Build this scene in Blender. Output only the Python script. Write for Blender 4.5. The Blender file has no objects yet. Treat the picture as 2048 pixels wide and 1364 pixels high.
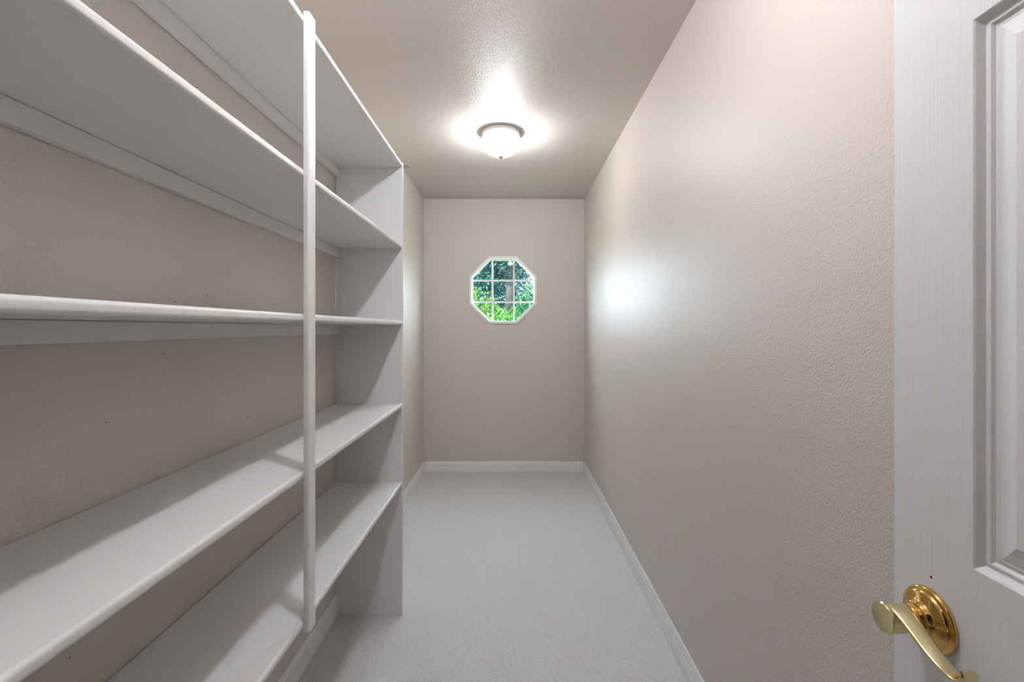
import bpy, bmesh, math, random
from mathutils import Vector, Matrix

random.seed(7)
C = bpy.context.scene.collection
PI = math.pi

# ------------------------------------------------------------------ camera
# x to the right, y into the room, z up; the lens sits at y = 0
CAM_H = 1.285
cam_d = bpy.data.cameras.new('camera')
cam_d.sensor_width = 36.0
cam_d.lens = 36.0 * 910.0 / 2048.0
cam_d.shift_y = -(682 - 656) / 2048.0
cam_d.clip_start = 0.02
cam = bpy.data.objects.new('camera', cam_d)
C.objects.link(cam)
cam.location = (0, 0, CAM_H)
cam.rotation_euler = (PI / 2, 0, 0)
bpy.context.scene.camera = cam

# ------------------------------------------------------------------ sky, sun, exposure
w = bpy.data.worlds.new('world')
bpy.context.scene.world = w
w.use_nodes = True
bg = w.node_tree.nodes['Background']
bg.inputs['Color'].default_value = (0.74, 0.86, 1.0, 1)
bg.inputs['Strength'].default_value = 26.0

sun_d = bpy.data.lights.new('sun', 'SUN')
sun_d.energy = 120.0
sun_d.angle = math.radians(2)
sun_d.color = (1.0, 0.95, 0.86)
sun = bpy.data.objects.new('sun_offscreen', sun_d)
C.objects.link(sun)
sun.location = (0, -3, 9)
sun.rotation_euler = Vector((0.25, 0.62, -0.75)).to_track_quat('-Z', 'Y').to_euler()

vs = bpy.context.scene.view_settings
vs.view_transform = 'Standard'
vs.look = 'None'
vs.gamma = 1.0
vs.use_curve_mapping = False
vs.exposure = 0.25
BULBS = (340.0, 560.0)   # emission of the bulbs: by the window, and out of frame (the shelf shadows converge on it)

# ------------------------------------------------------------------ materials
def mat(name, col, rough=0.5, metal=0.0, spec=0.5):
    m = bpy.data.materials.new(name)
    m.use_nodes = True
    b = m.node_tree.nodes['Principled BSDF']
    b.inputs['Base Color'].default_value = (*col, 1)
    b.inputs['Roughness'].default_value = rough
    b.inputs['Metallic'].default_value = metal
    b.inputs['Specular IOR Level'].default_value = spec
    return m

def node(m, t, **kw):
    n = m.node_tree.nodes.new(t)
    for k, v in kw.items():
        setattr(n, k, v)
    return n

def lnk(m, a, b):
    m.node_tree.links.new(a, b)

def bump(m, height, dist, strength=1.0):
    bp = node(m, 'ShaderNodeBump')
    bp.inputs['Distance'].default_value = dist
    bp.inputs['Strength'].default_value = strength
    lnk(m, height, bp.inputs['Height'])
    lnk(m, bp.outputs[0], m.node_tree.nodes['Principled BSDF'].inputs['Normal'])
    return bp

def coords(m, scale=(1, 1, 1), out='Object'):
    tc = node(m, 'ShaderNodeTexCoord')
    mp = node(m, 'ShaderNodeMapping')
    mp.inputs['Scale'].default_value = scale
    lnk(m, tc.outputs[out], mp.inputs[0])
    return mp.outputs[0]

def noise(m, vec, scale, detail=2.0, rough=0.5):
    n = node(m, 'ShaderNodeTexNoise')
    n.inputs['Scale'].default_value = scale
    n.inputs['Detail'].default_value = detail
    n.inputs['Roughness'].default_value = rough
    lnk(m, vec, n.inputs['Vector'])
    return n

def ramp(m, fac, stops):
    r = node(m, 'ShaderNodeValToRGB')
    e = r.color_ramp.elements
    while len(e) < len(stops):
        e.new(0.5)
    for i, (p, c) in enumerate(stops):
        e[i].position = p
        e[i].color = (*c, 1)
    lnk(m, fac, r.inputs[0])
    return r.outputs[0]

def wall_paint(name, col, rough, dist, scale=150):
    """semi-gloss paint over an orange-peel spray texture"""
    m = mat(name, col, rough)
    v = coords(m)
    n1 = noise(m, v, scale, 2.0, 0.5)
    rr = ramp(m, n1.outputs[0], [(0.42, (0, 0, 0)), (0.62, (1, 1, 1))])
    bump(m, rr, dist)
    return m

WALL = wall_paint('beige_wall_paint', (0.665, 0.598, 0.55), 0.42, 0.00042, 230)
CEIL = wall_paint('beige_ceiling_paint', (0.665, 0.598, 0.55), 0.42, 0.0008, 210)
WHITE = mat('white_enamel', (0.80, 0.805, 0.81), 0.38)
TRIM = mat('white_trim_paint', (0.86, 0.865, 0.87), 0.35)
VINYL = mat('white_window_frame', (0.9, 0.9, 0.9), 0.4)
DARK = mat('dark_hole', (0.02, 0.018, 0.016), 0.8)

# white shelf board: faint brushed unevenness
v = coords(WHITE, (3, 3, 3))
bump(WHITE, noise(WHITE, v, 40, 3).outputs[0], 0.00012, 0.4)

DOORM = mat('white_grained_door_paint', (0.80, 0.805, 0.81), 0.42)
v = coords(DOORM, (230, 230, 9.0))
n = noise(DOORM, v, 1.0, 3.0, 0.6)
bump(DOORM, ramp(DOORM, n.outputs[0], [(0.35, (0, 0, 0)), (0.65, (1, 1, 1))]), 0.0003, 0.5)

CARPET = mat('pale_loop_carpet', (0.64, 0.62, 0.61), 0.95, 0, 0.1)
v = coords(CARPET)
vo = node(CARPET, 'ShaderNodeTexVoronoi')
vo.inputs['Scale'].default_value = 190
lnk(CARPET, v, vo.inputs['Vector'])
nz = noise(CARPET, v, 95, 4, 0.65)
mx = node(CARPET, 'ShaderNodeMath', operation='SUBTRACT')
lnk(CARPET, nz.outputs[0], mx.inputs[0])
ml = node(CARPET, 'ShaderNodeMath', operation='MULTIPLY')
ml.inputs[1].default_value = 0.6
lnk(CARPET, vo.outputs['Distance'], ml.inputs[0])
lnk(CARPET, ml.outputs[0], mx.inputs[1])
bump(CARPET, mx.outputs[0], 0.006, 0.9)
nb = noise(CARPET, v, 120, 3, 0.7)
cc = ramp(CARPET, nb.outputs[0], [(0.3, (0.71, 0.705, 0.715)), (0.7, (0.87, 0.87, 0.885))])
lnk(CARPET, cc, CARPET.node_tree.nodes['Principled BSDF'].inputs['Base Color'])

BRASS = mat('polished_brass', (0.70, 0.42, 0.13), 0.1, 1.0)
BRASS2 = mat('pale_brushed_brass', (0.80, 0.69, 0.40), 0.2, 1.0)
NICKEL = mat('white_enamelled_metal', (0.86, 0.85, 0.83), 0.25, 0.2)

def glass_mat(name, tint, gloss):
    m = bpy.data.materials.new(name)
    m.use_nodes = True
    nt = m.node_tree
    nt.nodes.clear()
    out = nt.nodes.new('ShaderNodeOutputMaterial')
    tr = nt.nodes.new('ShaderNodeBsdfTransparent')
    tr.inputs[0].default_value = (*tint, 1)
    gl = nt.nodes.new('ShaderNodeBsdfGlossy')
    gl.inputs['Roughness'].default_value = 0.02
    mixn = nt.nodes.new('ShaderNodeMixShader')
    mixn.inputs[0].default_value = gloss
    nt.links.new(tr.outputs[0], mixn.inputs[1])
    nt.links.new(gl.outputs[0], mixn.inputs[2])
    nt.links.new(mixn.outputs[0], out.inputs[0])
    return m

PANE = glass_mat('clear_pane', (0.96, 0.99, 0.98), 0.015)

# pressed glass of the lamp: part clear, part milky
SHADE = glass_mat('pressed_lamp_glass', (1.0, 0.945, 0.86), 0.05)
nt = SHADE.node_tree
out = [n for n in nt.nodes if n.type == 'OUTPUT_MATERIAL'][0]
old = out.inputs[0].links[0].from_socket
tl = nt.nodes.new('ShaderNodeBsdfTranslucent')
tl.inputs[0].default_value = (0.95, 0.86, 0.72, 1)
m2 = nt.nodes.new('ShaderNodeMixShader')
m2.inputs[0].default_value = 0.007
nt.links.new(old, m2.inputs[1])
nt.links.new(tl.outputs[0], m2.inputs[2])
nt.links.new(m2.outputs[0], out.inputs[0])

def emit(name, col, s):
    m = bpy.data.materials.new(name)
    m.use_nodes = True
    nt = m.node_tree
    nt.nodes.clear()
    o = nt.nodes.new('ShaderNodeOutputMaterial')
    e = nt.nodes.new('ShaderNodeEmission')
    e.inputs[0].default_value = (*col, 1)
    e.inputs[1].default_value = s
    nt.links.new(e.outputs[0], o.inputs[0])
    return m

GLOW = [emit('lit_bulb', (0.93, 1.0, 1.14), b) for b in BULBS]

# ------------------------------------------------------------------ helpers
def obj(name, bm, m, parent=None, smooth=False, loc=None):
    me = bpy.data.meshes.new(name)
    bmesh.ops.recalc_face_normals(bm, faces=bm.faces[:])
    bm.to_mesh(me)
    bm.free()
    if smooth:
        for p in me.polygons:
            p.use_smooth = True
    o = bpy.data.objects.new(name, me)
    me.materials.append(m)
    C.objects.link(o)
    if parent:
        o.parent = parent
    if loc is not None:
        o.location = loc
    return o

def soft(o, ang=35):
    """smooth shading with hard edges above an angle"""
    me = o.data
    bm = bmesh.new()
    bm.from_mesh(me)
    for f in bm.faces:
        f.smooth = True
    for e in bm.edges:
        if len(e.link_faces) == 2:
            e.smooth = e.calc_face_angle(0) < math.radians(ang)
    bm.to_mesh(me)
    bm.free()
    return o

def tag(o, label=None, cat=None, group=None, kind=None):
    for k, val in (('label', label), ('category', cat), ('group', group), ('kind', kind)):
        if val:
            o[k] = val
    return o

def struct(name, bm, m, label, cat):
    o = obj(name, bm, m)
    return tag(o, label, cat, None, 'structure')

def empty(name, loc=(0, 0, 0)):
    o = bpy.data.objects.new(name, None)
    o.location = loc
    o.empty_display_size = 0.1
    C.objects.link(o)
    return o

def add_box(bm, x0, x1, y0, y1, z0, z1):
    vv = [bm.verts.new((x, y, z)) for x in (x0, x1) for y in (y0, y1) for z in (z0, z1)]
    for a in ((0, 1, 3, 2), (4, 6, 7, 5), (0, 4, 5, 1), (2, 3, 7, 6), (0, 2, 6, 4), (1, 5, 7, 3)):
        bm.faces.new([vv[i] for i in a])

def box(x0, x1, y0, y1, z0, z1):
    bm = bmesh.new()
    add_box(bm, x0, x1, y0, y1, z0, z1)
    return bm

def prism(poly, fn, a, b):
    """extrude a 2-D outline between parameters a and b; fn(u, v, t) gives the point"""
    bm = bmesh.new()
    A = [bm.verts.new(fn(u, v_, a)) for u, v_ in poly]
    B = [bm.verts.new(fn(u, v_, b)) for u, v_ in poly]
    n_ = len(poly)
    for i in range(n_):
        j = (i + 1) % n_
        bm.faces.new((A[i], A[j], B[j], B[i]))
    bm.faces.new(A)
    bm.faces.new(B[::-1])
    return bm

def arc(cx, cy, r, a0, a1, n_=6):
    return [(cx + r * math.cos(math.radians(a0 + (a1 - a0) * i / n_)),
             cy + r * math.sin(math.radians(a0 + (a1 - a0) * i / n_))) for i in range(n_ + 1)]

def lathe(prof, seg=48, axis='z', flute=None):
    """prof: (radius, height); closed at the ends when the radius is 0"""
    bm = bmesh.new()
    rings = []
    for r, h in prof:
        if r < 1e-6:
            rings.append([bm.verts.new((0, 0, h))])
        else:
            ring = []
            for i in range(seg):
                a = 2 * PI * i / seg
                rr = r * (flute(a, h) if flute else 1)
                ring.append(bm.verts.new((rr * math.cos(a), rr * math.sin(a), h)))
            rings.append(ring)
    for k in range(len(rings) - 1):
        p, q = rings[k], rings[k + 1]
        for i in range(seg):
            j = (i + 1) % seg
            if len(p) == 1 and len(q) == 1:
                continue
            if len(p) == 1:
                bm.faces.new((p[0], q[i], q[j]))
            elif len(q) == 1:
                bm.faces.new((p[i], q[0], p[j]))
            else:
                bm.faces.new((p[i], q[i], q[j], p[j]))
    if axis == 'x':          # lathe axis turned to -x
        bmesh.ops.rotate(bm, verts=bm.verts[:], cent=(0, 0, 0), matrix=Matrix.Rotation(-PI / 2, 3, 'Y'))
    return bm

# ------------------------------------------------------------------ room shell
XL, XR, YF, YB, H = -0.790, 0.649, -0.150, 4.073, 2.440
T = 0.12
DX0, DX1, DH = -0.285, 0.495, 2.05         # doorway in the front wall
HX0, HX1, HY = -1.3, 1.5, -2.2             # hall outside the closet

struct('floor', box(HX0 - T, HX1 + T, HY - T, YB + T, -0.12, 0.0), CARPET,
       'pale grey-beige loop carpet floor', 'floor')
struct('ceiling', box(HX0 - T, HX1 + T, HY - T, YB + T, H, H + 0.12), CEIL,
       'beige textured ceiling of the closet', 'ceiling')
struct('wall_left', box(XL - T, XL, YF - T, YB + T, 0, H), WALL,
       'beige textured wall behind the white shelves', 'wall')
struct('wall_right', box(XR, XR + T, YF - T, YB + T, 0, H), WALL,
       'long bare beige textured wall beside the open door', 'wall')

# old nail holes in the wall between the shelves
FADED = mat('faded_nail_hole', (0.30, 0.25, 0.21), 0.8)
wl = bpy.data.objects['wall_left']
for px, py in ((350, 604), (415, 590), (325, 707), (213, 845), (139, 1315), (497, 835)):
    d_ = -XL * 910 / (1024 - px)
    obj('nail_hole', lathe([(0, 0.0006), (0.0022, 0.0004), (0.0022, -0.002), (0, -0.002)], 8, 'x'), FADED, wl,
        loc=(XL, d_, CAM_H + (656 - py) * d_ / 910)).rotation_euler = (0, 0, PI)

# window opening: regular octagon, flat side up
WX, WZ = (1006 - 1024) * YB / 910, CAM_H + (656 - 580.5) * YB / 910
def octagon(ap):
    r = ap / math.cos(PI / 8)
    return [(WX + r * math.cos(PI / 8 + k * PI / 4), WZ + r * math.sin(PI / 8 + k * PI / 4)) for k in range(8)]

AP = 0.301
bm = bmesh.new()
hole = octagon(AP - 0.012)
rect = [(XL, 0), (XR, 0), (XR, H), (XL, H)]
for y in (YB, YB + T):
    hv = [bm.verts.new((x, y, z)) for x, z in hole]
    rv = [bm.verts.new((x, y, z)) for x, z in rect]
    es = [bm.edges.new((hv[i], hv[(i + 1) % 8])) for i in range(8)]
    es += [bm.edges.new((rv[i], rv[(i + 1) % 4])) for i in range(4)]
    bmesh.ops.triangle_fill(bm, use_beauty=True, edges=es)
    if y == YB:
        h0, r0 = hv, rv
for i in range(8):
    bm.faces.new((h0[i], h0[(i + 1) % 8], hv[(i + 1) % 8], hv[i]))
for i in range(4):
    bm.faces.new((r0[i], r0[(i + 1) % 4], rv[(i + 1) % 4], rv[i]))
struct('wall_back', bm, WALL, 'beige end wall with the octagonal window', 'wall')

# front wall with the doorway, behind the lens
bm = bmesh.new()
add_box(bm, HX0, DX0, YF - T, YF, 0, H)
add_box(bm, DX1, HX1, YF - T, YF, 0, H)
add_box(bm, DX0, DX1, YF - T, YF, DH, H)
struct('wall_front', bm, WALL, 'beige wall with the closet doorway', 'wall')
# hall outside
struct('wall_hall_left', box(HX0 - T, HX0, HY, YF - T, 0, H), WALL, 'beige side wall of the hall by the linen side', 'wall')
struct('wall_hall_right', box(HX1, HX1 + T, HY, YF - T, 0, H), WALL, 'beige side wall of the hall beyond the open door', 'wall')
struct('wall_hall_back', box(HX0 - T, HX1 + T, HY - T, HY, 0, H), WALL, 'beige far wall of the hall facing the doorway', 'wall')

# door jamb and stops
bm = bmesh.new()
add_box(bm, DX0, DX0 + 0.018, YF - T - 0.01, YF + 0.004, 0, DH)
add_box(bm, DX1 - 0.018 + 0.018, DX1 + 0.018, YF + 0.0005, YF + 0.012, 0, DH)
add_box(bm, DX0, DX1, YF - T - 0.01, YF + 0.004, DH - 0.018, DH)
struct('trim_1', bm, TRIM, 'white painted jamb around the closet doorway', 'door frame')

# baseboards: stepped colonial profile (depth, height)
BBP = [(0.0005, 0.001), (0.014, 0.001), (0.014, 0.046), (0.012, 0.050), (0.012, 0.055), (0.0135, 0.057),
       (0.0135, 0.063), (0.0105, 0.067), (0.0095, 0.076), (0.007, 0.083), (0.005, 0.089), (0.004, 0.092), (0.0005, 0.093)]
PY = 2.032           # near face of the shelf unit's far end panel
def base(name, fn, a, b, label):
    o = struct(name, prism(BBP, fn, a, b), TRIM, label, 'baseboard')
    soft(o, 30)
    return o
base('baseboard_left', lambda d, h, t: (XL + d, t, h), YF + 0.02, YB - 0.001, 'white profiled baseboard under the shelves on the left wall')
base('baseboard_right', lambda d, h, t: (XR - d, t, h), YF + 0.02, YB - 0.001, 'white profiled baseboard along the bare right wall')
base('baseboard_back', lambda d, h, t: (t, YB - d, h), XL + 0.0145, XR - 0.0145, 'white profiled baseboard below the octagonal window')

# ------------------------------------------------------------------ octagonal window
win = empty('window_1', (WX, YB, WZ - AP))
tag(win, 'small octagonal window with white frame and nine panes', 'window', None, 'structure')
def wpart(name, bm, m):
    o = obj(name, bm, m)
    o.parent = win
    o.matrix_parent_inverse = Matrix.Translation(-win.location)
    return o
def ring(a_out, a_in, y0, y1):
    bm = bmesh.new()
    L = [[bm.verts.new((x, y, z)) for x, z in octagon(a)] for a, y in ((a_out, y0), (a_in, y0), (a_in, y1), (a_out, y1))]
    for k in range(4):
        p, q = L[k], L[(k + 1) % 4]
        for i in range(8):
            j = (i + 1) % 8
            bm.faces.new((p[i], p[j], q[j], q[i]))
    return bm
wpart('casing', ring(AP, AP - 0.0125, YB - 0.012, YB - 0.0005), VINYL)
wpart('frame', ring(AP - 0.0125, AP - 0.021, YB - 0.010, YB + 0.085), VINYL)
wpart('sash', ring(AP - 0.0212, AP - 0.028, YB + 0.022, YB + 0.055), VINYL)
AI = AP - 0.028
MX = [WX + (984.5 - 1006) * (YB + 0.03) / 910, WX + (1027.5 - 1006) * (YB + 0.03) / 910]
MZ = [WZ + (580.5 - 603.5) * (YB + 0.03) / 910, WZ + (580.5 - 560.5) * (YB + 0.03) / 910]
MW = 0.0075
halfs = AI * math.tan(PI / 8)
def chord(u):          # half length of the octagon at offset u
    u = abs(u)
    return AI if u < halfs else AI - (u - halfs)
for x in MX:
    c = chord(abs(x - WX) + MW)
    wpart('muntin', box(x - MW, x + MW, YB + 0.024, YB + 0.046, WZ - c, WZ + c), VINYL)
xs = [WX - AI] + [x + s * MW for x in MX for s in (-1, 1)] + [WX + AI]
for z in MZ:
    c = chord(abs(z - WZ) + MW)
    xs2 = [WX - c] + xs[1:-1] + [WX + c]
    bm = bmesh.new()
    for a, b in ((0, 1), (2, 3), (4, 5)):
        add_box(bm, xs2[a], xs2[b], YB + 0.025, YB + 0.045, z - MW, z + MW)
    wpart('muntin', bm, VINYL)
def clip(poly, ax, lim, keep_less):
    o = []
    n_ = len(poly)
    ins = lambda p: (p[ax] <= lim) if keep_less else (p[ax] >= lim)
    for i in range(n_):
        p, q = poly[i], poly[(i + 1) % n_]
        if ins(p):
            o.append(p)
        if ins(p) != ins(q):
            t = (lim - p[ax]) / (q[ax] - p[ax])
            o.append((p[0] + t * (q[0] - p[0]), p[1] + t * (q[1] - p[1])))
    return o
cx = [WX - 9] + MX + [WX + 9]
cz = [WZ - 9] + MZ + [WZ + 9]
for i in range(3):
    for k in range(3):
        p = octagon(AI)
        g = MW * 0.9
        p = clip(p, 0, cx[i] + g, False); p = clip(p, 0, cx[i + 1] - g, True)
        p = clip(p, 1, cz[k] + g, False); p = clip(p, 1, cz[k + 1] - g, True)
        wpart('pane', prism(p, lambda u, v_, t: (u, t, v_), YB + 0.034, YB + 0.037), PANE)

# ------------------------------------------------------------------ shelf unit
SF = -0.489          # front plane of the shelves
GAP = 0.005
unit = empty('shelf_unit', (SF, PY, 0))
tag(unit, 'white built-in shelf unit with five long shelves on the left wall', 'shelves')
def upart(name, bm, m=WHITE, ang=40):
    o = obj(name, bm, m)
    soft(o, ang)
    o.parent = unit
    o.matrix_parent_inverse = Matrix.Translation(-unit.location)
    return o
Y0 = YF + 0.035
TH = 0.0195
tops = [CAM_H + (656 - y) * PY / 910 for y in (326, 488.5, 641, 806.5, 963)]
r = 0.007
for zt in tops:
    prof = [(XL + GAP, zt - TH), (SF - r, zt - TH)] + arc(SF - r, zt - TH + r, r, -90, 0)[1:] \
        + arc(SF - r, zt - r, r, 0, 90) + [(XL + GAP, zt)]
    upart('shelf', prism(prof, lambda u, v_, t: (u, t, v_), Y0, PY - 0.0005))
    # wall cleat below the shelf, a hairline apart from it
    zc = zt - TH - 0.0012
    b = bmesh.new()
    add_box(b, XL + 0.0025, XL + 0.0195, Y0, PY - 0.0008, zc - 0.039, zc)
    upart('cleat', b)
# end panels: notched round the baseboard, eased front edges
def panel(y0, y1):
    pr = arc(SF - 0.004, y0 + 0.004, 0.004, -90, 0, 4) + arc(SF - 0.004, y1 - 0.004, 0.004, 0, 90, 4)
    bm = bmesh.new()
    zt = tops[0] + 0.001
    outline = [(x, y) for x, y in pr]
    A = [bm.verts.new((x, y, 0.001)) for x, y in outline]
    B = [bm.verts.new((x, y, zt)) for x, y in outline]
    n_ = len(A)
    for i in range(n_ - 1):
        bm.faces.new((A[i], A[i + 1], B[i + 1], B[i]))
    xb, xn = XL + GAP, XL + 0.0145
    def side(y, a, b_):
        v1 = bm.verts.new((xn, y, 0.001)); v2 = bm.verts.new((xn, y, 0.0945))
        v3 = bm.verts.new((xb, y, 0.0945)); v4 = bm.verts.new((xb, y, zt))
        bm.faces.new((a, v1, v2, v3, v4, b_))
        return v1, v2, v3, v4
    s0 = side(y0, A[0], B[0]); s1 = side(y1, A[-1], B[-1])
    for i in range(3):
        bm.faces.new((s0[i], s0[i + 1], s1[i + 1], s1[i]))
    bm.faces.new([s0[3]] + B + [s1[3]])
    bm.faces.new([s0[0]] + A + [s1[0]])
    return bm
upart('end_panel', panel(PY, PY + 0.019))
upart('end_panel', panel(Y0 - 0.0195, Y0 - 0.0005))
# upright front strip nailed across the shelf edges
S0, S1 = 1.066, 1.104
sx0, sx1, sr = SF + 0.0005, SF + 0.0135, 0.005
prof = [(sx0, S0)] + arc(sx1 - sr, S0 + sr, sr, -90, 0) + arc(sx1 - sr, S1 - sr, sr, 0, 90) + [(sx0, S1)]
upart('front_strip', prism(prof, lambda u, v_, t: (u, v_, t), tops[4] - 0.030, tops[0] + 0.006))

# bit of wire poking out from behind the panel's top corner
cu = bpy.data.curves.new('loose_wire', 'CURVE')
cu.dimensions = '3D'
cu.bevel_depth = 0.0011
sp = cu.splines.new('POLY')
pts = [(-0.010, 0, -0.003), (0.004, 0, 0.0), (0.014, 0.002, 0.004), (0.022, 0.004, 0.003), (0.028, 0.006, -0.001)]
sp.points.add(len(pts) - 1)
for p, q in zip(sp.points, pts):
    p.co = (*q, 1)
wo = bpy.data.objects.new('loose_wire', cu)
C.objects.link(wo)
wo.location = (SF - 0.002, PY + 0.021, tops[0] - 0.010)
wo.data.materials.append(DARK)
me = bpy.data.meshes.new_from_object(wo.evaluated_get(bpy.context.evaluated_depsgraph_get()))
bpy.data.objects.remove(wo)
wo = bpy.data.objects.new('loose_wire', me)
C.objects.link(wo)
wo.location = (SF - 0.002, PY + 0.021, tops[0] - 0.010)
wo.parent = unit
wo.matrix_parent_inverse = Matrix.Translation(-unit.location)
wo['label'] = 'thin dark loose wire'

# ------------------------------------------------------------------ ceiling lights
LIGHTS = [(-0.066, 2.690, 'lit flush ceiling light with pressed glass bowl in front of the octagonal window'),
          (-0.030, 0.760, 'lit flush ceiling light with pressed glass bowl above the closet doorway end')]
first = None
def ceiling_light():
    t = empty('ceiling_light')
    R = 0.112
    prof = [(0, 0), (R - 0.006, 0), (R, -0.003), (R, -0.012), (R - 0.003, -0.015), (R - 0.003, -0.018), (R, -0.021),
            (R, -0.027), (R - 0.004, -0.030), (R - 0.008, -0.030), (R - 0.009, -0.022), (R - 0.009, -0.004), (0, -0.004)]
    soft(obj('base', lathe(prof, 64), NICKEL, t), 40)
    obj('pan', lathe([(0, -0.005), (R - 0.010, -0.005), (R - 0.010, -0.024), (R - 0.016, -0.024), (R - 0.018, -0.012), (0.03, -0.010), (0.02, -0.030), (0.016, -0.062), (0, -0.062)], 48), NICKEL, t)
    fl = lambda a, h: 1 + 0.010 * math.cos(24 * a)
    bowl = [(R - 0.008, -0.030), (R - 0.005, -0.040), (R - 0.003, -0.060), (R - 0.003, -0.080), (R - 0.008, -0.098),
            (R - 0.022, -0.115), (R - 0.045, -0.129), (R - 0.075, -0.138), (0.014, -0.141), (0, -0.141)]
    g = obj('glass_bowl', lathe(bowl, 144, flute=fl), SHADE, t, True)
    fin = [(0, -0.138), (0.013, -0.139), (0.015, -0.143), (0.010, -0.148), (0.006, -0.153), (0, -0.155)]
    obj('finial', lathe(fin, 24), BRASS2, g, True)
    bulb = [(0, -0.0625), (0.014, -0.064), (0.022, -0.072), (0.032, -0.086), (0.035, -0.100), (0.032, -0.114), (0.020, -0.124), (0, -0.128)]
    obj('bulb', lathe(bulb, 20), GLOW[0], t, True)
    return t
def copy_tree(o, parent=None):
    c = o.copy()
    C.objects.link(c)
    c.parent = parent
    for ch in list(o.children):
        copy_tree(ch, c)
    return c
proto = ceiling_light()
for i, (x, y, lab) in enumerate(LIGHTS):
    o = proto if i == 0 else copy_tree(proto)
    o.location = (x, y, H - 0.0005)
    if i:
        o.name = 'ceiling_light_offscreen'
        for ch in o.children:
            if ch.name.startswith('bulb'):
                ch.name = 'bulb_offscreen'
                ch.data = ch.data.copy()
                ch.data.materials[0] = GLOW[i]
    tag(o, lab, 'ceiling light', 'flush ceiling lights')

# ------------------------------------------------------------------ door, standing open along the right wall
# local frame: u from the free edge towards the hinge, n out of the face into the room, z up
ANG = 0.0418
DW, DTH, DHT = 0.762, 0.035, 2.03
free = Vector((0.5275, 0.628, 0.012))
door = empty('door_1', free)
door.rotation_euler = (0, 0, -ANG)          # local -y runs to the hinge, local -x faces the room
tag(door, 'white six-panel door standing open along the right wall', 'door', None, 'structure')

us = [0.0, 0.112, 0.335, 0.427, 0.650, 0.762]
zs = [0.0, 0.235, 0.800, 1.000, 1.622, 1.730, 1.920, 2.03]
PROF = [(0.0, 0.0), (0.002, -0.0015), (0.0065, -0.008), (0.0085, -0.0085), (0.0105, -0.0072), (0.0125, -0.0075), (0.015, -0.0105),
        (0.0175, -0.0108), (0.019, -0.0095), (0.021, -0.0098), (0.033, -0.0065), (0.044, -0.0025)]
def P(u, n_, z):
    return (-n_, -u, z)
bm = bmesh.new()
pan = {}
for side in (0, 1):
    f = (lambda u, d, z: P(u, d, z)) if side == 0 else (lambda u, d, z: P(u, -DTH - d, z))
    for i in range(5):
        for k in range(7):
            u0, u1, z0, z1 = us[i], us[i + 1], zs[k], zs[k + 1]
            if i in (1, 3) and k in (1, 3, 5):
                prev = None
                pb = pan.setdefault((i, k), bmesh.new()) if side == 0 else pan[(i, k)]
                for ins, d in PROF:
                    q = [pb.verts.new(f(a, d, b)) for a, b in ((u0 + ins, z0 + ins), (u1 - ins, z0 + ins), (u1 - ins, z1 - ins), (u0 + ins, z1 - ins))]
                    if prev:
                        for m_ in range(4):
                            pb.faces.new((prev[m_], prev[(m_ + 1) % 4], q[(m_ + 1) % 4], q[m_]))
                    prev = q
                pb.faces.new(prev)
            else:
                bm.faces.new([bm.verts.new(f(a, 0, b)) for a, b in ((u0, z0), (u1, z0), (u1, z1), (u0, z1))])
def quad(a):
    bm.faces.new([bm.verts.new(P(*p)) for p in a])
quad([(0, 0, 0), (0, -DTH, 0), (0, -DTH, DHT), (0, 0, DHT)])
quad([(DW, 0, 0), (DW, -DTH, 0), (DW, -DTH, DHT), (DW, 0, DHT)])
quad([(0, 0, 0), (DW, 0, 0), (DW, -DTH, 0), (0, -DTH, 0)])
quad([(0, 0, DHT), (DW, 0, DHT), (DW, -DTH, DHT), (0, -DTH, DHT)])
bmesh.ops.remove_doubles(bm, verts=bm.verts[:], dist=1e-5)
obj('leaf', bm, DOORM, door)
for pb in pan.values():
    obj('panel', pb, DOORM, door)

# lever handle: rosette > neck > lever
HU, HZ = 0.058, CAM_H - 0.364 - 0.012
handle = [(0, 0.0), (0.0375, 0.0005), (0.0378, 0.003), (0.036, 0.0055), (0.0335, 0.0062), (0.0325, 0.0085), (0.030, 0.0105), (0.0225, 0.012),
          (0.0205, 0.0145), (0.0200, 0.018), (0.0185, 0.0195), (0.0165, 0.020), (0.0155, 0.0225), (0.0168, 0.024), (0.0168, 0.0265), (0.0148, 0.0285), (0, 0.0285)]
ros = soft(obj('door_handle', lathe(handle, 64, 'x'), BRASS, door, loc=(-0.0004, -HU, HZ)), 50)
ros['label'] = 'polished brass lever handle with round rosette'
# lever outline in the (u, z) plane, as a centre line with thickness, wrapped over the hub
hub_r = 0.0160
cl = []
for i in range(19):                       # hub circle: from below, round the free-edge side, over the top
    a = math.radians(-50 - i * 12.0)
    cl.append((hub_r * math.cos(a) * 0.92, hub_r * math.sin(a), 0.0030))
ctrl = [(0.012, 0.0133), (0.024, 0.0085), (0.038, 0.0015), (0.053, -0.0055), (0.068, -0.0105), (0.080, -0.0120), (0.089, -0.0105), (0.0955, -0.0055), (0.0975, 0.0005), (0.0950, 0.0045)]
def cr(pts, m_=5):
    o = []
    for i in range(len(pts) - 1):
        p0, p1, p2, p3 = pts[max(i - 1, 0)], pts[i], pts[i + 1], pts[min(i + 2, len(pts) - 1)]
        for s in range(m_):
            t = s / m_
            o.append(tuple(0.5 * ((2 * p1[k]) + (-p0[k] + p2[k]) * t + (2 * p0[k] - 5 * p1[k] + 4 * p2[k] - p3[k]) * t * t
                                  + (-p0[k] + 3 * p1[k] - 3 * p2[k] + p3[k]) * t ** 3) for k in (0, 1)))
    o.append(pts[-1])
    return o
path = cr([(0.000, 0.0160)] + ctrl)
N0, N1 = 0.0285, 0.0560                   # depth range of the lever out of the door face
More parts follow.
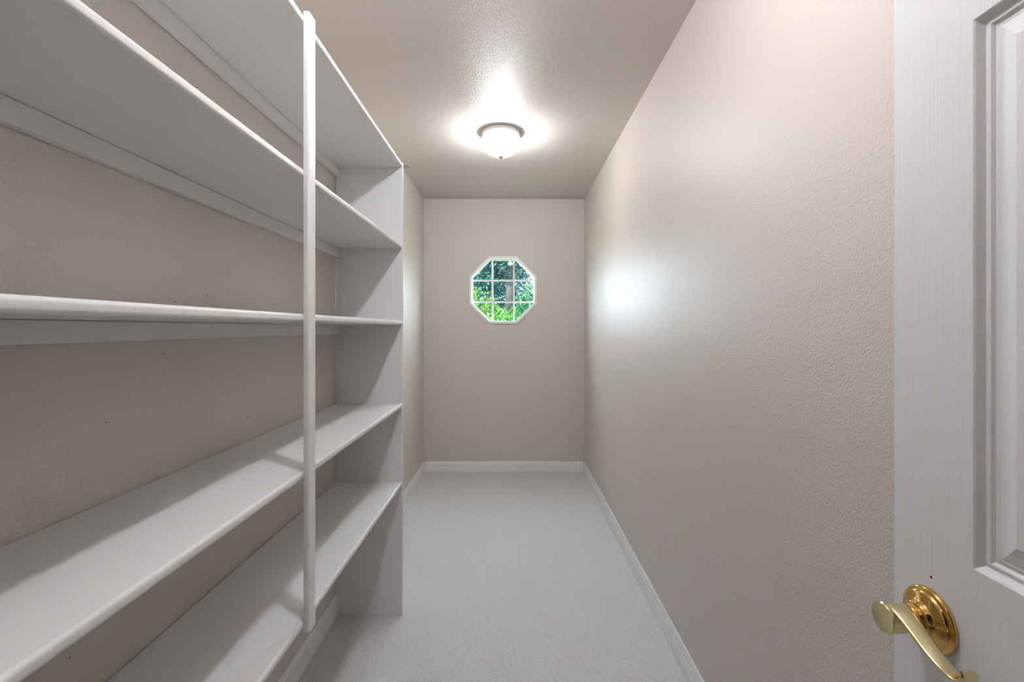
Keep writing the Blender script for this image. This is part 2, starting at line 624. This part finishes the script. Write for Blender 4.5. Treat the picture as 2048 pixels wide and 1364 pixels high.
def lever_mesh():
    bm = bmesh.new()
    prev = None
    n_ = len(path)
    for i, (u, z) in enumerate(path):
        a = Vector(path[max(i - 1, 0)]); b = Vector(path[min(i + 1, n_ - 1)])
        t = (b - a).normalized()
        nn = Vector((-t.y, t.x))
        f = i / (n_ - 1)
        th = 0.0030 - 0.0008 * f
        w2 = (N1 - N0) / 2 * (1.0 - 0.34 * math.sin(min(f * 1.5, 1) * PI / 2))
        wc = (N0 + N1) / 2 + 0.002 * f
        sec = []
        for k in range(12):
            an = 2 * PI * k / 12
            ca, sa = math.cos(an), math.sin(an)
            ex = math.copysign(abs(ca) ** 0.45, ca) * w2
            ez = math.copysign(abs(sa) ** 0.75, sa) * th
            p = Vector((u, z)) + nn * ez
            sec.append(bm.verts.new((-(wc + ex), -p.x, p.y)))
        if prev:
            for k in range(12):
                bm.faces.new((prev[k], prev[(k + 1) % 12], sec[(k + 1) % 12], sec[k]))
        else:
            bm.faces.new(sec[::-1])
        prev = sec
    bm.faces.new(prev)
    return bm
lv = soft(obj('lever', lever_mesh(), BRASS2, ros), 50)
lv['label'] = 'pale brass wave-shaped lever'
# hub drum of the lever: teardrop boss with a flat outer end
hubp = [(0, N0 - 0.002), (0.0135, N0 - 0.002), (0.0150, N0 + 0.001), (0.0165, N0 + 0.010), (0.0182, N1 - 0.003), (0.0184, N1 + 0.0015), (0.0172, N1 + 0.003), (0, N1 + 0.0022)]
soft(obj('lever_hub', lathe(hubp, 48, 'x'), BRASS2, ros), 40)
# nail hole in the stile above the handle
nh = obj('nail_hole', lathe([(0, 0.0003), (0.0016, 0.0003), (0.0016, -0.001), (0, -0.001)], 10, 'x'), DARK, door, loc=(0, -HU, HZ + 0.052))

# ------------------------------------------------------------------ outdoors beyond the window
GZ = -0.25
GRASS = mat('lawn_green', (0.10, 0.22, 0.05), 0.9, 0, 0.2)
g = noise(GRASS, coords(GRASS), 8, 5)
lnk(GRASS, ramp(GRASS, g.outputs[0], [(0.3, (0.015, 0.045, 0.01)), (0.7, (0.04, 0.09, 0.02))]),
    GRASS.node_tree.nodes['Principled BSDF'].inputs['Base Color'])
struct('ground', box(-40, 40, YB + T + 0.02, 60, GZ - 0.2, GZ), GRASS, 'green lawn outside the octagonal window', 'lawn')
BARK = mat('dark_bark', (0.014, 0.013, 0.013), 0.9, 0, 0.1)
v = coords(BARK, (20, 20, 3))
bump(BARK, noise(BARK, v, 1.0, 4).outputs[0], 0.02)

def leaf_mat(name, c0, c1, trans):
    m = bpy.data.materials.new(name)
    m.use_nodes = True
    nt = m.node_tree
    b = nt.nodes['Principled BSDF']
    b.inputs['Roughness'].default_value = 0.5
    b.inputs['Specular IOR Level'].default_value = 0.12
    geo = node(m, 'ShaderNodeNewGeometry')
    col = ramp(m, geo.outputs['Random Per Island'], [(0.0, c0), (1.0, c1)])
    lnk(m, col, b.inputs['Base Color'])
    t = node(m, 'ShaderNodeBsdfTranslucent')
    lnk(m, col, t.inputs[0])
    mixn = node(m, 'ShaderNodeMixShader')
    mixn.inputs[0].default_value = trans
    o_ = [n for n in nt.nodes if n.type == 'OUTPUT_MATERIAL'][0]
    lnk(m, b.outputs[0], mixn.inputs[1])
    lnk(m, t.outputs[0], mixn.inputs[2])
    lnk(m, mixn.outputs[0], o_.inputs[0])
    return m
L_BRIGHT = leaf_mat('bright_green_leaves', (0.0005, 0.012, 0.001), (0.012, 0.062, 0.002), 0.35)
L_YELLOW = leaf_mat('yellow_green_leaves', (0.0005, 0.010, 0.002), (0.026, 0.062, 0.004), 0.35)
L_MID = leaf_mat('mid_green_leaves', (0.0005, 0.008, 0.003), (0.006, 0.040, 0.010), 0.3)
L_TEAL = leaf_mat('blue_green_leaves', (0.0005, 0.005, 0.006), (0.006, 0.038, 0.035), 0.3)
L_PALE = leaf_mat('pale_blue_green_leaves', (0.001, 0.012, 0.014), (0.045, 0.080, 0.090), 0.3)

def leaves(bm, c, rad, n_, size, rnd):
    for _ in range(n_):
        d = Vector((rnd.gauss(0, 1), rnd.gauss(0, 1), rnd.gauss(0, 1))).normalized()
        rr = rnd.random() ** 0.38
        p = Vector((c[0] + d.x * rad[0] * rr, c[1] + d.y * rad[1] * rr, c[2] + d.z * rad[2] * rr))
        if p.z < GZ + 0.03:
            continue
        ax = (d * 0.7 + Vector((rnd.uniform(-1, 1), rnd.uniform(-1, 1), rnd.uniform(-0.8, 0.9)))).normalized()
        sd = ax.cross(Vector((rnd.uniform(-1, 1), rnd.uniform(-1, 1), rnd.uniform(-1, 1)))).normalized()
        up = ax.cross(sd)
        L = size * rnd.uniform(0.6, 1.3)
        a = bm.verts.new(p)
        b = bm.verts.new(p + ax * L * 0.5 + sd * L * 0.2 + up * L * 0.06)
        c_ = bm.verts.new(p + ax * L - up * L * 0.05)
        e = bm.verts.new(p + ax * L * 0.5 - sd * L * 0.2 + up * L * 0.06)
        bm.faces.new((a, b, c_))
        bm.faces.new((a, c_, e))

def tube(bm, p, q, r0, r1, seg=8):
    p, q = Vector(p), Vector(q)
    t = (q - p).normalized()
    s = t.cross(Vector((0.3, 0.9, 0.1))).normalized()
    u = t.cross(s)
    A = [bm.verts.new(p + (s * math.cos(2 * PI * i / seg) + u * math.sin(2 * PI * i / seg)) * r0) for i in range(seg)]
    B = [bm.verts.new(q + (s * math.cos(2 * PI * i / seg) + u * math.sin(2 * PI * i / seg)) * r1) for i in range(seg)]
    for i in range(seg):
        j = (i + 1) % seg
        bm.faces.new((A[i], A[j], B[j], B[i]))
    bm.faces.new(A[::-1]); bm.faces.new(B)

def plant(name, label, cat, base_, blobs, m, size, trunk, seed, group=None):
    rnd = random.Random(seed)
    root = empty(name, base_)
    tag(root, label, cat, group)
    bm = bmesh.new()
    for (c, rad, n_) in blobs:
        leaves(bm, c, rad, n_, size, rnd)
    me = bpy.data.meshes.new('foliage')
    bm.to_mesh(me); bm.free()
    o = bpy.data.objects.new('foliage', me)
    me.materials.append(m)
    C.objects.link(o)
    o.parent = root
    o['kind'] = 'stuff'
    bm = bmesh.new()
    for (p, q, r0, r1) in trunk:
        tube(bm, p, q, r0, r1)
    obj('trunk' if cat == 'tree' else 'stems', bm, BARK, root, True)
    return root

def shrub_stems(h, n_, sp, seed):
    rnd = random.Random(seed)
    return [((rnd.uniform(-0.08, 0.08), rnd.uniform(-0.08, 0.08), -0.02),
             (rnd.uniform(-sp, sp), rnd.uniform(-sp, sp), h * rnd.uniform(0.7, 0.95)), 0.018, 0.006) for _ in range(n_)]

plant('shrub', 'low bright green leafy shrub growing close outside the octagonal window', 'shrub', (-0.10, 6.2, GZ),
      [((0, 0, 0.93), (0.75, 0.55, 0.84), 9000)], L_BRIGHT, 0.065, shrub_stems(1.4, 7, 0.4, 1), 11)
plant('shrub', 'yellow-green tipped shrub behind the low bright green shrub', 'shrub', (-0.68, 7.4, GZ),
      [((0, 0, 1.15), (0.66, 0.55, 1.06), 8000)], L_YELLOW, 0.07, shrub_stems(1.7, 7, 0.4, 2), 12)
plant('shrub', 'mid green shrub standing beside the dark tree trunk', 'shrub', (0.40, 8.1, GZ),
      [((0, 0, 1.15), (0.50, 0.5, 1.2), 7000)], L_MID, 0.07, shrub_stems(1.9, 7, 0.35, 3), 13)
plant('tree', 'tree with a thick dark trunk and dense blue-green crown', 'tree', (-0.10, 9.7, GZ),
      [((0.1, 0.1, 3.75), (1.0, 0.8, 1.15), 9000), ((-0.5, 0.25, 2.7), (0.42, 0.45, 0.55), 1800)], L_TEAL, 0.10,
      [((0, 0, -0.02), (0.03, 0, 1.8), 0.15, 0.11), ((0.03, 0, 1.8), (0.1, 0.1, 3.6), 0.11, 0.05), ((0.05, 0, 2.6), (-0.5, 0.2, 3.3), 0.05, 0.02),
       ((0.05, 0, 2.6), (0.6, 0.2, 3.4), 0.05, 0.02)], 14)
plant('tree', 'pale blue-green airy tree rising beyond the mid green shrub', 'tree', (0.72, 11.8, GZ),
      [((0, 0, 2.3), (0.8, 0.8, 1.5), 6500), ((-0.2, 0, 3.9), (0.8, 0.8, 0.8), 2500)], L_PALE, 0.09,
      [((0, 0, -0.02), (0.0, 0, 2.4), 0.08, 0.05), ((0, 0, 2.4), (-0.2, 0, 4.0), 0.05, 0.02)], 15)
plant('tree', 'small dark blue-green tree behind the yellow-green tipped shrub', 'tree', (-0.95, 12.0, GZ),
      [((0, 0, 2.5), (0.75, 0.8, 1.9), 9000)], L_TEAL, 0.10,
      [((0, 0, -0.02), (0.0, 0, 1.8), 0.09, 0.06), ((0, 0, 1.8), (0.2, 0, 3.2), 0.06, 0.02)], 16)
for x, y, s, lab in ((-0.7, 16.5, 22, 'tall dense dark tree closing off the lawn behind the thick dark trunk'),
                     (2.4, 16.8, 23, 'tall dense dark tree at the lawn edge behind the pale airy tree')):
    plant('tree', lab, 'tree', (x, y, GZ),
          [((0, 0, 2.0), (1.45, 1.2, 1.9), 9500), ((0, 0, 4.0), (1.4, 1.1, 1.5), 6500)], L_TEAL, 0.15,
          [((0, 0, -0.02), (0, 0, 3.0), 0.16, 0.10), ((0, 0, 3.0), (0.1, 0, 5.0), 0.10, 0.03)], s, 'trees closing off the lawn')
